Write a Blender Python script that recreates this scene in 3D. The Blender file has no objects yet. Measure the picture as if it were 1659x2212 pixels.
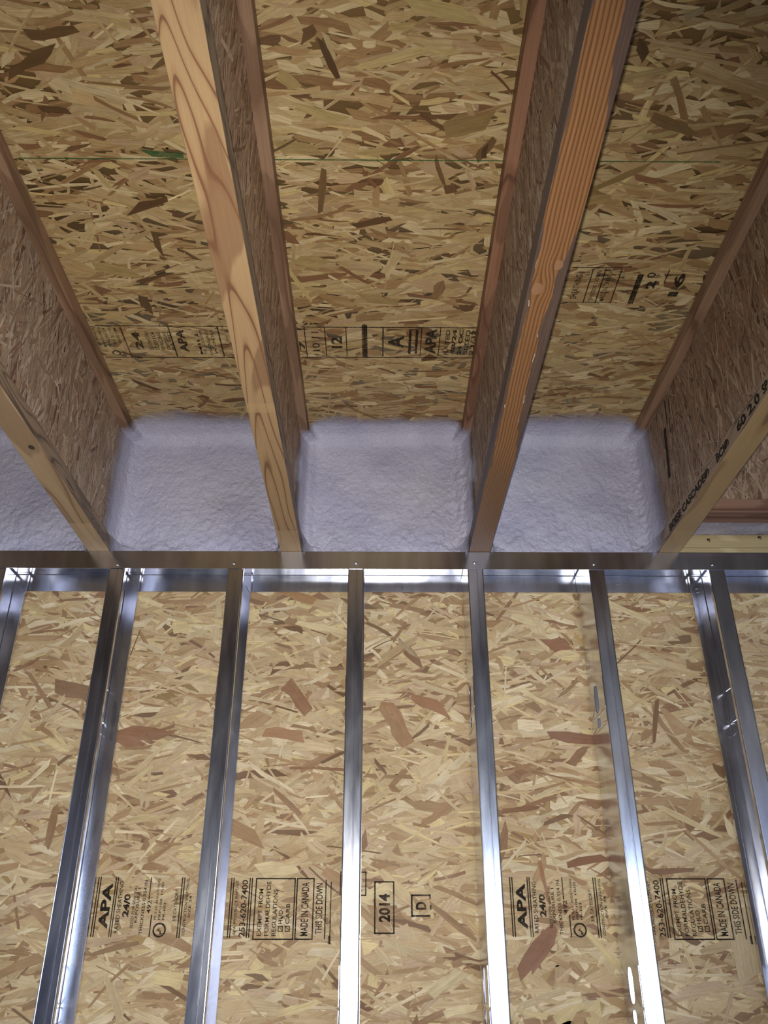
import bpy, bmesh, math
import numpy as np
from mathutils import Vector, Matrix

# ---------------------------------------------------------------- camera, light, world
SC = bpy.context.scene
COL = SC.collection
CZ = 1.51                                  # lens height
F, PITCH, YAW = 1816.0, math.radians(28.15), math.radians(0.38)
cam_d = bpy.data.cameras.new('camera'); cam = bpy.data.objects.new('camera', cam_d); COL.objects.link(cam)
cam_d.sensor_fit = 'VERTICAL'; cam_d.sensor_height = 24.0; cam_d.lens = F/2212*24.0
cam_d.clip_start = 0.02
cam.location = (0, 0, CZ); cam.rotation_euler = (math.pi/2+PITCH, 0, -YAW)
SC.camera = cam
SC.view_settings.view_transform = 'Standard'; SC.view_settings.look = 'None'
SC.view_settings.gamma = 1.0; SC.view_settings.use_curve_mapping = False
SC.view_settings.exposure = 0.0

world = bpy.data.worlds.new('world'); SC.world = world; world.use_nodes = True
world.node_tree.nodes['Background'].inputs[0].default_value = (0.62, 0.76, 1.0, 1)
world.node_tree.nodes['Background'].inputs[1].default_value = 12.0

# the phone's flash beside its lens
fl = bpy.data.lights.new('flash', 'SPOT'); flo = bpy.data.objects.new('flash', fl); COL.objects.link(flo)
fl.energy = 121; fl.spot_size = math.radians(106); fl.spot_blend = 1.0; fl.shadow_soft_size = 0.006
fl.color = (1.0, 0.985, 0.955)
flo.location = (-0.012, 0.0, CZ+0.004); flo.rotation_euler = (math.pi/2+PITCH-0.12, 0, -YAW+0.14)
# daylight entering by the window in the wall behind the photographer
pl = bpy.data.lights.new('window_portal', 'AREA'); plo = bpy.data.objects.new('window_portal', pl); COL.objects.link(plo)
pl.shape = 'RECTANGLE'; pl.size = 1.8; pl.size_y = 1.1; pl.cycles.is_portal = True
plo.location = (1.7, -4.24, 1.45); plo.rotation_euler = (math.pi/2, 0, 0)
pl.size = 2.6; pl.size_y = 1.1
pl2 = pl.copy(); plo2 = bpy.data.objects.new('window_portal', pl2); COL.objects.link(plo2)
pl2.size = 1.2; pl2.size_y = .9; plo2.location = (-3.34, -.9, 1.6); plo2.rotation_euler = (math.pi/2, 0, -math.pi/2)

# ---------------------------------------------------------------- measures (metres)
Y0 = 1.949                 # room face of the metal wall
DEP = 0.1515               # stud depth
YB = Y0+DEP                # back of the studs
YW = YB+0.006              # wall board
H1 = CZ+0.928              # underside of joists / top of track
HT = H1-0.049              # lower edge of track lip
H2 = CZ+1.336              # underside of floor sheathing
FW = 0.0545                # joist flange width
SP = 0.3048
STUDS = [-0.984-SP, -0.984, -0.6836, -0.3828, -0.0780, 0.2254, 0.5341, 0.8404, 1.146, 1.451]
JOISTS = [-1.722, -1.234, -0.7457, -0.2528, 0.2316, 0.7195]
RX = 3.3; RB = -4.2

def at(px, py, Y=None, Z=None):
    """pixel of the photograph -> point on the plane y=Y or z=Z"""
    a = (px-829.5)/F; b = (1106-py)/F
    f = Vector((math.sin(YAW)*math.cos(PITCH), math.cos(YAW)*math.cos(PITCH), math.sin(PITCH)))
    r = Vector((math.cos(YAW), -math.sin(YAW), 0)); u = r.cross(f)
    d = f+r*a+u*b
    t = Y/d.y if Y is not None else (Z-CZ)/d.z
    return Vector((0, 0, CZ))+d*t

# ---------------------------------------------------------------- helpers
def lin(c):
    return tuple(((v/255)/12.92 if v/255 <= .04045 else ((v/255+.055)/1.055)**2.4) for v in c)
def empty(name, loc=(0, 0, 0)):
    o = bpy.data.objects.new(name, None); o.empty_display_size = .05; COL.objects.link(o); o.location = loc; return o
def tag(o, label, cat, group=None):
    o['label'] = label; o['category'] = cat
    if group: o['group'] = group
    return o
def struct(o): o['kind'] = 'structure'; return o
def link(name, me, parent=None, loc=None):
    o = bpy.data.objects.new(name, me); COL.objects.link(o)
    if parent is not None: o.parent = parent
    if loc is not None: o.location = loc
    return o
def mesh(name, vs, fs, mats, smooth=False):
    me = bpy.data.meshes.new(name); me.from_pydata([tuple(v) for v in vs], [], fs); me.update()
    for m in (mats if isinstance(mats, (list, tuple)) else [mats]): me.materials.append(m)
    if smooth: me.polygons.foreach_set('use_smooth', [True]*len(me.polygons))
    return me
def box_vf(x0, x1, y0, y1, z0, z1, off=0):
    v = [(x0,y0,z0),(x1,y0,z0),(x1,y1,z0),(x0,y1,z0),(x0,y0,z1),(x1,y0,z1),(x1,y1,z1),(x0,y1,z1)]
    f = [(0,3,2,1),(4,5,6,7),(0,1,5,4),(1,2,6,5),(2,3,7,6),(3,0,4,7)]
    return v, [tuple(i+off for i in q) for q in f]
def boxes(name, bs, mat, parent=None, bevel=0, loc=None):
    V, Fs = [], []
    for b in bs:
        v, f = box_vf(*b, off=len(V)); V += v; Fs += f
    o = link(name, mesh(name, V, Fs, mat), parent, loc)
    if bevel:
        m = o.modifiers.new('bevel', 'BEVEL'); m.width = bevel; m.segments = 2; m.limit_method = 'ANGLE'
    return o

class NT:
    def __init__(s, name):
        s.m = bpy.data.materials.new(name); s.m.use_nodes = True; s.t = s.m.node_tree
        s.b = s.t.nodes['Principled BSDF']; s.out = s.t.nodes['Material Output']
    def n(s, typ, **kw):
        nd = s.t.nodes.new(typ)
        for k, v in kw.items():
            if k.startswith('i_'): nd.inputs[k[2:].replace('_', ' ')].default_value = v
            else: setattr(nd, k, v)
        return nd
    def l(s, a, b): s.t.links.new(a, b)
    def math(s, op, a, b=None, clamp=False):
        nd = s.t.nodes.new('ShaderNodeMath'); nd.operation = op; nd.use_clamp = clamp
        for i, v in enumerate((a, b)):
            if v is None: continue
            if isinstance(v, (int, float)): nd.inputs[i].default_value = v
            else: s.l(v, nd.inputs[i])
        return nd.outputs[0]
    def ramp(s, src, stops, interp='LINEAR'):
        nd = s.t.nodes.new('ShaderNodeValToRGB'); e = nd.color_ramp.elements; nd.color_ramp.interpolation = interp
        while len(e) < len(stops): e.new(.5)
        for el, (p, c) in zip(e, stops):
            el.position = p; el.color = (*(c if len(c) == 3 else c[:3]), 1)
        s.l(src, nd.inputs[0]); return nd.outputs[0]
    def mix(s, fac, a, b, mode='MIX'):
        nd = s.t.nodes.new('ShaderNodeMix'); nd.data_type = 'RGBA'; nd.blend_type = mode
        for k, v in ((0, fac), (6, a), (7, b)):
            if isinstance(v, (int, float)): nd.inputs[k].default_value = v
            elif isinstance(v, tuple): nd.inputs[k].default_value = (*v[:3], 1)
            else: s.l(v, nd.inputs[k])
        return nd.outputs[2]
    def noise(s, vec, scale, detail=3, rough=.55, dist=0):
        nd = s.n('ShaderNodeTexNoise'); nd.inputs['Scale'].default_value = scale; nd.inputs['Detail'].default_value = detail
        nd.inputs['Roughness'].default_value = rough; nd.inputs['Distortion'].default_value = dist
        if vec is not None: s.l(vec, nd.inputs['Vector'])
        return nd.outputs[0]
    def obj(s, scale=(1, 1, 1), loc=(0, 0, 0)):
        tc = s.n('ShaderNodeTexCoord'); mp = s.n('ShaderNodeMapping'); mp.inputs['Scale'].default_value = scale
        mp.inputs['Location'].default_value = loc
        s.l(tc.outputs['Object'], mp.inputs[0]); return mp.outputs[0]
    def uv(s, scale=(1, 1, 1)):
        tc = s.n('ShaderNodeTexCoord'); mp = s.n('ShaderNodeMapping'); mp.inputs['Scale'].default_value = scale
        s.l(tc.outputs['UV'], mp.inputs[0]); return mp.outputs[0]
    def bump(s, h, strength=.3, dist=.001):
        nd = s.n('ShaderNodeBump'); nd.inputs['Strength'].default_value = strength; nd.inputs['Distance'].default_value = dist
        s.l(h, nd.inputs['Height']); s.l(nd.outputs[0], s.b.inputs['Normal'])
    def set(s, **kw):
        for k, v in kw.items():
            k = k.replace('_', ' ')
            if isinstance(v, tuple): s.b.inputs[k].default_value = (*v[:3], 1)
            elif isinstance(v, (int, float)): s.b.inputs[k].default_value = v
            else: s.l(v, s.b.inputs[k])
        return s

# ---------------------------------------------------------------- materials
def osb_mat(name, tint=(1, 1, 1), soften=.22):
    n = NT(name)
    at_ = n.n('ShaderNodeAttribute', attribute_name='strand'); c = at_.outputs['Color']
    g = n.noise(n.uv((11, 330, 1)), 1.0, 5, .68)
    g2 = n.noise(n.uv((40, 60, 1)), 1.0, 3, .6)
    gr = n.ramp(g, [(.32, (.74, .70, .66)), (.60, (1.08, 1.08, 1.08))])
    gr2 = n.ramp(g2, [(.3, (.88, .87, .85)), (.7, (1.06, 1.06, 1.06))])
    c = n.mix(1.0, c, gr, 'MULTIPLY'); c = n.mix(1.0, c, gr2, 'MULTIPLY'); c = n.mix(1.0, c, tint, 'MULTIPLY')
    soft = n.ramp(n.noise(n.obj((5, 5, 16)), 1.0, 5, .65), [(.32, lin((168, 138, 98))), (.68, lin((228, 210, 176)))]) if soften else None
    if soften: c = n.mix(soften, c, n.mix(1.0, soft, tint, 'MULTIPLY'))
    n.set(Base_Color=c, Roughness=.62); n.b.inputs['Specular IOR Level'].default_value = .25
    n.bump(g, .25, .0006); return n.m
M_OSBW = osb_mat('osb_wall_board', (.93, .90, .87), .16)
M_OSBC = osb_mat('osb_subfloor', (.72, .655, .53), .08)
M_WEB = osb_mat('osb_web', (1, .97, .95), 0); M_WEBL = osb_mat('paler_osb_web', (1.30, 1.18, 1.06), 0); M_WEBD = osb_mat('darker_osb_web', (.74, .66, .60), 0)

def metal_mat():
    n = NT('galvanized_steel')
    v = n.obj((3, 3, .6)); a = n.noise(v, 9, 4, .6)
    b = n.noise(n.obj((60, 60, 4)), 6, 3, .6)
    r = n.ramp(a, [(.3, (.15,)*3), (.7, (.23,)*3)])
    c = n.ramp(a, [(.3, lin((196, 198, 210))), (.7, lin((222, 224, 230)))])
    n.set(Base_Color=c, Metallic=1.0, Roughness=r); n.bump(b, .035, .0005); return n.m
M_MET = metal_mat()
def plain(name, rgb, rough=.5, metal=0.0):
    n = NT(name); v = n.noise(n.obj(), 40, 3)
    c = n.ramp(v, [(.3, tuple(x*.88 for x in lin(rgb))), (.7, tuple(min(1, x*1.08) for x in lin(rgb)))])
    n.set(Base_Color=c, Roughness=rough, Metallic=metal); return n.m
M_SCR = plain('zinc_screw', (225, 225, 230), .18, 1.0)

def wood_mat(name, light, mid, dark, scale=1.0, fine=.5, seed=0.0, lines=5.0, joints_and_bounce=()):
    """veneer grain along y: contour rings of a stretched noise plus fine streaks"""
    n = NT(name)
    v = n.obj((7*scale, .85*scale, 7*scale), (seed, seed*1.7, 0))
    a = n.noise(v, 1.0, 1.5, .4, .25)
    ring = n.math('FRACT', n.math('MULTIPLY', a, lines*2.0))
    band = n.ramp(ring, [(0, mid), (.15, light), (.66, light), (.80, mid), (.87, dark), (.92, dark), (.96, mid)])
    patch = n.noise(n.obj((18, 3.4, 18), (seed*2.1, seed, 0)), 1.0, 1.5, .45, .3)
    pm = n.ramp(patch, [(.55, (0, 0, 0)), (.58, (1, 1, 1))])
    st = n.noise(n.obj((340, 5, 340)), 1.0, 4, .7)
    c = n.mix(n.math('MULTIPLY', pm, .6), band, dark)
    sr = n.ramp(st, [(.3, (1-fine*.45,)*3), (.68, (1+fine*.12,)*3)])
    c = n.mix(1.0, c, sr, 'MULTIPLY')
    if joints_and_bounce:      # paler veneer joint; wall-end stretch is light bounced off the track, painted in
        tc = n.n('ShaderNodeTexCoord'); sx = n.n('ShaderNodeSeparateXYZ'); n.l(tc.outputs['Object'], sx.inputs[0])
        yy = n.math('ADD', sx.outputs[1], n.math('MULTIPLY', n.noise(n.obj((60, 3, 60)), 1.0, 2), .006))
        for y0, y1 in joints_and_bounce:
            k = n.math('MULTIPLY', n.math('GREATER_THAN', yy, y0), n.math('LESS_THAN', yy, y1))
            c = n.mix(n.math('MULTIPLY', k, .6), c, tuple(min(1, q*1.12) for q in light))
    n.set(Base_Color=c, Roughness=.55); n.b.inputs['Specular IOR Level'].default_value = .3
    n.bump(st, .2, .0006)
    return n, c
M_FL = {}
M_FL[2] = wood_mat('pale_veneer_flange', lin((164, 133, 94)), lin((156, 122, 85)), lin((116, 80, 55)), 1.25, .3, 3.0, 10.0, joints_and_bounce=((1.305, 1.335), (1.835, 9)))[0].m
M_FL[1] = wood_mat('tan_veneer_flange', lin((172, 144, 108)), lin((160, 130, 96)), lin((130, 102, 76)), 1.3, .3, 11.3, 4.0, joints_and_bounce=((1.80, 9),))[0].m
M_FL[4] = wood_mat('yellow_veneer_flange', lin((160, 132, 92)), lin((150, 120, 82)), lin((122, 94, 66)), 1.2, .3, 21.7, 3.5, joints_and_bounce=((1.83, 9),))[0].m
M_FLB = wood_mat('brown_veneer_flange', lin((150, 118, 92)), lin((136, 104, 80)), lin((110, 82, 62)), 1.4, .4, 7.7, 5.0)[0].m
M_FLO = wood_mat('orange_brown_veneer_flange', lin((148, 108, 82)), lin((134, 95, 70)), lin((104, 72, 54)), 1.4, .45, 9.7, 5.0)[0].m
M_SIDE = wood_mat('laminated_flange_edge', lin((150, 126, 100)), lin((128, 106, 86)), lin((96, 80, 68)), 3.0, .6, 5.1, 6.0)[0].m
M_PLATE = wood_mat('pine_plate', lin((206, 188, 142)), lin((190, 168, 122)), lin((160, 134, 92)), 1.0, .3, 2.2, 3.0)[0].m

def stained_mat():
    """orange brown straight grain, near black barky edges, two pale knots; flange local coords, x across 0..FW, y along"""
    n = NT('stained_veneer_flange')
    tc = n.n('ShaderNodeTexCoord'); sx = n.n('ShaderNodeSeparateXYZ'); n.l(tc.outputs['Object'], sx.inputs[0])
    X, Yc, Z = sx.outputs
    # knots push the grain aside
    kn = None; push = None
    for (kx, ky, r) in KNOTS:
        dx = n.math('SUBTRACT', X, kx); dy = n.math('MULTIPLY', n.math('SUBTRACT', Yc, ky), .62)
        d = n.math('SQRT', n.math('ADD', n.math('MULTIPLY', dx, dx), n.math('MULTIPLY', dy, dy)))
        e = n.math('POWER', 2.718, n.math('MULTIPLY', n.math('MULTIPLY', d, d), -1/(r*r*3.2)))
        p = n.math('MULTIPLY', e, n.math('MULTIPLY', dx, -.7)); push = p if push is None else n.math('ADD', push, p)
        k = n.math('LESS_THAN', n.math('ADD', d, n.math('MULTIPLY', n.noise(n.obj((120, 120, 120)), 1.0, 2), .004)), r)
        kn = k if kn is None else n.math('MAXIMUM', kn, k)
    wob = n.noise(n.obj((9, 3.2, 9)), 1.0, 2, .5)
    xx = n.math('ADD', n.math('ADD', X, push), n.math('MULTIPLY', wob, .016))
    ring = n.math('FRACT', n.math('MULTIPLY', xx, 165))
    band = n.ramp(ring, [(0, lin((118, 80, 48))), (.35, lin((146, 103, 64))), (.75, lin((128, 86, 52))), (.95, lin((92, 60, 37)))])
    st = n.noise(n.obj((420, 9, 420)), 1.0, 4, .7)
    band = n.mix(1.0, band, n.ramp(st, [(.3, (.78,)*3), (.7, (1.1,)*3)]), 'MULTIPLY')
    # bark / dark stain at both long edges, ragged
    edn = n.noise(n.obj((14, 9, 14), (4, 2, 0)), 1.0, 4, .6, .4)
    def win(a, b):       # 1 between y=a and y=b, soft ends
        return n.math('MULTIPLY', n.math('MULTIPLY', n.math('SUBTRACT', Yc, a), 9.0, True), n.math('MULTIPLY', n.math('SUBTRACT', b, Yc), 9.0, True))
    wr = n.math('ADD', n.math('MULTIPLY', win(.86, 1.50), .015), n.math('MULTIPLY', win(-5, .72), .016))
    jag = n.math('MULTIPLY', n.math('SUBTRACT', edn, .5), .022)
    sr_ = n.math('SUBTRACT', n.math('SUBTRACT', FW, X), n.math('ADD', wr, n.math('MULTIPLY', jag, n.math('ADD', n.math('MULTIPLY', wr, 60), .25))))
    wl = n.math('ADD', .001, n.math('MULTIPLY', win(.80, 1.62), .004))
    sl_ = n.math('SUBTRACT', X, n.math('ADD', wl, n.math('MULTIPLY', jag, .8)))
    side = n.math('MINIMUM', sl_, sr_)
    dk = n.ramp(n.math('ADD', n.math('MULTIPLY', side, 120), .5), [(.42, (.86,)*3), (.60, (0, 0, 0))])
    low = win(1.46, 9.0)
    band = n.mix(n.math('MULTIPLY', low, .55), band, lin((104, 78, 58)))
    c = n.mix(dk, band, n.ramp(st, [(.3, lin((66, 54, 50))), (.7, lin((92, 76, 68)))]))
    sq = n.math('LESS_THAN', n.math('ABSOLUTE', n.math('SUBTRACT', side, .0006)), .0006)
    sq = n.math('MULTIPLY', sq, n.math('GREATER_THAN', n.noise(n.obj((30, 22, 30), (9, 1, 0)), 1.0, 3), .60))
    sq = n.math('MULTIPLY', sq, win(.90, 1.5))
    c = n.mix(sq, c, lin((190, 176, 164)))
    c = n.mix(n.math('MULTIPLY', kn, .8), c, lin((144, 106, 76)))
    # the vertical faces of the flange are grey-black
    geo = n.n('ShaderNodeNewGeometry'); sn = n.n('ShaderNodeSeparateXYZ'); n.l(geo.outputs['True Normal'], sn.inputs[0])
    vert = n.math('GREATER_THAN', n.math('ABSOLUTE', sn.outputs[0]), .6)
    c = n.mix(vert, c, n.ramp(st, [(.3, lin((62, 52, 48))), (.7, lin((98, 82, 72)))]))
    n.set(Base_Color=c, Roughness=.5); n.b.inputs['Specular IOR Level'].default_value = .3
    n.bump(st, .25, .0006); return n.m

def foam_mat():
    n = NT('spray_foam')
    v = n.obj(); a = n.noise(v, 240, 4, .65, .8); b = n.noise(v, 80, 3, .55, .6)
    col = n.ramp(n.noise(v, 7, 2), [(.3, lin((170, 166, 186))), (.7, lin((188, 184, 198)))])
    n.set(Base_Color=col, Roughness=.34); n.b.inputs['Specular IOR Level'].default_value = .6
    h = n.math('ADD', n.math('MULTIPLY', a, .5), b); n.bump(h, .85, .0050)
    thin = n.n('ShaderNodeAttribute', attribute_name='film').outputs['Fac']
    sp = n.noise(v, 420, 2, .6)
    fac = n.ramp(n.math('ADD', thin, n.math('MULTIPLY', n.math('SUBTRACT', sp, .5), .7)), [(.12, (0, 0, 0)), (.92, (1, 1, 1))])
    tr = n.n('ShaderNodeBsdfTransparent'); mx = n.n('ShaderNodeMixShader')
    n.l(fac, mx.inputs[0]); n.l(n.b.outputs[0], mx.inputs[1]); n.l(tr.outputs[0], mx.inputs[2]); n.l(mx.outputs[0], n.out.inputs[0])
    return n.m
M_FOAM = foam_mat()

def ink_mat(name, rgb=(36, 30, 22), cover=.95, lo=.30, hi=.42):
    n = NT(name); n.set(Base_Color=lin(rgb), Roughness=.7); n.b.inputs['Specular IOR Level'].default_value = .15
    v = n.noise(n.obj(), 260, 3, .7); w = n.noise(n.obj(), 16, 3, .6)
    f = n.math('MULTIPLY', n.ramp(v, [(lo, (.35,)*3), (hi, (1,)*3)]), n.ramp(w, [(.32, (.55,)*3), (.48, (cover,)*3)]))
    tr = n.n('ShaderNodeBsdfTransparent'); mx = n.n('ShaderNodeMixShader')
    n.l(f, mx.inputs[0]); n.l(tr.outputs[0], mx.inputs[1]); n.l(n.b.outputs[0], mx.inputs[2]); n.l(mx.outputs[0], n.out.inputs[0])
    return n.m
M_INK = ink_mat('stamp_ink'); M_INKF = ink_mat('faded_stamp_ink', (34, 28, 20), .85, .32, .50)
M_GRN = ink_mat('green_marker', (40, 92, 50), .8, .3, .5)
M_CONC = plain('poured_concrete', (150, 152, 158), .85)
M_RIM = plain('pale_rear_wall', (206, 204, 214), .8)
M_BLK = plain('dark_nail_tip', (60, 54, 48), .5, .6)

# ---------------------------------------------------------------- oriented strand board
PAL_W = [((232, 216, 180), 13), ((214, 194, 154), 20), ((204, 180, 138), 20), ((194, 168, 126), 16), ((204, 178, 146), 10),
         ((178, 146, 106), 13), ((158, 124, 88), 9), ((140, 102, 74), 4.2), ((112, 80, 54), 2.2), ((222, 202, 150), 7)]
PAL_B = [((186, 168, 144), 12), ((172, 152, 130), 18), ((160, 138, 116), 20), ((148, 124, 104), 14), ((166, 136, 110), 12),
         ((132, 106, 88), 8), ((196, 180, 156), 5), ((110, 86, 72), 3)]
def strands(rng, a0, a1, b0, b1, n, ang=0.0, astd=.30, L=(.062, .5), W=(.0125, .55), pal=PAL_W, depth=.003, custom=()):
    """n flat irregular strands over a0..a1 x b0..b1; returns vertices (a, b, height), faces, colours, uvs"""
    K = 8
    ca = rng.uniform(a0, a1, n); cb = rng.uniform(b0, b1, n)
    th = ang+rng.normal(0, astd, n); wild = rng.random(n) < .13; th[wild] = rng.uniform(0, math.pi, wild.sum())
    ln = np.clip(L[0]*np.exp(rng.normal(0, L[1], n)), L[0]*.25, L[0]*2.6)
    wd = np.clip(W[0]*np.exp(rng.normal(0, W[1], n)), W[0]*.25, W[0]*3.0)
    slv = rng.random(n) < .35; wd[slv] *= .42; ln[slv] *= 1.25
    wd = np.minimum(wd, ln*.6)
    cols = np.array([lin(c) for c, _ in pal]); p = np.array([w for _, w in pal], float); p /= p.sum()
    cc = cols[rng.choice(len(pal), n, p=p)]*(1+rng.normal(0, .07, (n, 1)))
    h = np.sort(rng.uniform(0, depth, n))
    # small slivers lie on top, wide strands below
    order = np.argsort(-(ln*wd)*np.exp(rng.normal(0, .9, n))); ca, cb, th, ln, wd, cc = ca[order], cb[order], th[order], ln[order], wd[order], cc[order]
    if custom:
        m = len(custom); cu = np.array([c[:5] for c in custom], float)
        ca = np.r_[ca, cu[:, 0]]; cb = np.r_[cb, cu[:, 1]]; th = np.r_[th, cu[:, 2]]; ln = np.r_[ln, cu[:, 3]]; wd = np.r_[wd, cu[:, 4]]
        cc = np.r_[cc, np.array([lin(c[5]) for c in custom])]; h = np.r_[h, np.linspace(depth+.0001, depth+.0005, m)]; n += m
    hl = ln/2; hw = wd/2
    tx = np.stack([-hl, -hl*.35, hl*.35, hl, hl, hl*.35, -hl*.35, -hl], 1)
    ty = np.stack([-hw, -hw, -hw, -hw, hw, hw, hw, hw], 1)
    sl = rng.normal(0, .45, (n, 2))*wd[:, None]; sl = np.clip(sl, -.28*ln[:, None], .28*ln[:, None])
    tx[:, 0] += sl[:, 0]; tx[:, 7] -= sl[:, 0]; tx[:, 3] += sl[:, 1]; tx[:, 4] -= sl[:, 1]
    ty += rng.normal(0, .10, ty.shape)*wd[:, None]
    tp = 1-.55*rng.random((n, 2))**2
    ty[:, 0] *= tp[:, 0]; ty[:, 7] *= tp[:, 0]; ty[:, 3] *= tp[:, 1]; ty[:, 4] *= tp[:, 1]
    bow = np.clip(rng.normal(0, .035, n)*ln, -.6*wd, .6*wd)
    if custom: bow[-len(custom):] = 0; tp_c = 1
    ty += bow[:, None]*(1-(tx/np.maximum(hl[:, None], 1e-6))**2)
    A = ca[:, None]+tx*np.cos(th)[:, None]-ty*np.sin(th)[:, None]
    B = cb[:, None]+tx*np.sin(th)[:, None]+ty*np.cos(th)[:, None]
    A = np.clip(A, a0, a1); B = np.clip(B, b0, b1)
    off = rng.uniform(0, 40, (n, 2))
    U = tx+off[:, :1]; V = ty+off[:, 1:]
    V3 = np.stack([A, B, np.repeat(h[:, None], K, 1)], 2).reshape(-1, 3)
    return V3, n, K, cc, np.stack([U, V], 2).reshape(-1, 2)
def strand_mesh(name, base, sheets, mat, basecol=(150, 122, 80)):
    """base = list of boxes; sheets = [(strands result, origin, a axis, b axis, normal)]"""
    V, Fs = [], []
    for b in base:
        v, f = box_vf(*b, off=len(V)); V += v; Fs += f
    nb = len(Fs); allv = [np.array(V, float)]; base_n = len(V)
    cols = [np.tile(lin(basecol), (nb, 1))]; uvs = [np.zeros((nb*4, 2))]; loops = [4]*nb; idx = [np.array(Fs, int).ravel()]
    for (V3, n, K, cc, uv), o, a, b, nn in sheets:
        o, a, b, nn = map(lambda q: np.array(q, float), (o, a, b, nn))
        P = o+V3[:, :1]*a+V3[:, 1:2]*b+V3[:, 2:]*nn
        # face winding towards nn
        flip = np.dot(np.cross(a, b), nn) < 0
        ii = np.arange(n*K).reshape(n, K)+base_n
        u2 = uv.reshape(n, K, 2)
        if flip: ii = ii[:, ::-1]; u2 = u2[:, ::-1]
        allv.append(P); idx.append(ii.ravel()); uvs.append(u2.reshape(-1, 2)); cols.append(cc); loops += [K]*n; base_n += n*K
    P = np.concatenate(allv); I = np.concatenate(idx); L = np.array(loops); C = np.concatenate(cols); U = np.concatenate(uvs)
    me = bpy.data.meshes.new(name)
    me.vertices.add(len(P)); me.vertices.foreach_set('co', P.astype(np.float32).ravel())
    me.loops.add(len(I)); me.loops.foreach_set('vertex_index', I.astype(np.int32))
    me.polygons.add(len(L)); st = np.r_[0, np.cumsum(L)[:-1]]
    me.polygons.foreach_set('loop_start', st.astype(np.int32)); me.polygons.foreach_set('loop_total', L.astype(np.int32))
    me.update(calc_edges=True)
    ul = me.uv_layers.new(name='UVMap'); ul.data.foreach_set('uv', U.astype(np.float32).ravel())
    ca = me.attributes.new('strand', 'FLOAT_COLOR', 'FACE')
    ca.data.foreach_set('color', np.c_[np.clip(C, 0, 1), np.ones(len(C))].astype(np.float32).ravel())
    me.materials.append(mat); me.update(); return me

# strands that stand out in the photograph: x0,y0,x1,y1 (pixels), width (pixels), colour
D1, D2, D3, LT, RD = (122, 82, 56), (104, 70, 46), (146, 108, 72), (230, 212, 166), (150, 100, 74)
WALL_C = [(1185,1589,1312,1600,22,(132,84,62)), (1180,1395,1224,1390,36,(146,98,72)), (835,1518,880,1610,34,(164,122,86)), (822,1522,872,1600,14,(160,124,84)),
 (1150,2085,1200,2000,34,(140,92,68)), (1120,2105,1185,2020,30,(134,86,64)), (1418,1512,1413,1605,11,(110,74,44)), (118,1482,215,1500,34,(128,92,64)),
 (258,1578,360,1590,30,(142,98,70)), (245,1590,300,1610,26,(150,104,76)), (888,1505,965,1535,22,(158,110,78)), (1085,1752,1165,1745,12,(130,88,60)),
 (1175,1780,1232,1760,11,(112,78,50)), (600,1275,680,1300,20,(170,128,84)), (570,1580,655,1590,26,(172,128,90)), (620,1475,665,1540,26,(150,108,78)),
 (300,1290,350,1310,12,LT), (95,1560,140,1505,9,(206,184,150)), (60,1450,110,1530,10,(158,124,94)), (15,1610,75,1505,12,(212,188,150)),
 (1010,1420,1090,1500,10,(214,190,142)), (780,1940,860,1905,20,LT), (560,1880,640,1872,34,LT), (470,1770,560,1815,36,(166,130,92)), (1290,1290,1405,1345,11,LT),
 (1105,1330,1160,1350,14,LT), (1420,1740,1560,1810,12,(216,196,150)), (1600,1960,1625,2110,60,(206,186,150)), (1225,1868,1310,1852,16,(128,84,60)), (1400,1883,1500,1880,12,(126,84,58)),
 (700,1880,770,1925,24,(180,144,106)), (820,1880,900,1960,22,(214,192,148)), (590,1705,650,1760,12,(150,112,80)), (300,1660,365,1600,10,(214,194,150)), (270,1700,330,1655,11,(216,196,150)),
 (1185,1950,1165,1860,9,(160,112,78)), (330,2075,400,2062,14,LT), (230,2110,260,2200,22,(206,186,146)), (60,1960,120,2010,30,(170,136,100)), (120,1740,100,1830,16,(146,112,80)),
 (1010,1990,1090,2080,18,(206,180,134)), (930,2150,1000,2100,26,(214,198,156)), (960,2190,1030,2175,18,LT), (1540,1655,1600,1690,20,(120,86,52)),
 (1290,1430,1240,1370,8,(196,164,108)), (1125,1490,1180,1520,9,LT), (1330,1490,1395,1520,14,(208,186,138)), (640,1345,760,1370,14,LT), (500,1340,560,1320,22,(222,202,152)),
 (860,1380,900,1420,8,(170,150,120)), (1000,1330,1010,1280,8,(150,110,74)), (855,1330,905,1290,8,(166,130,88))]
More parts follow.
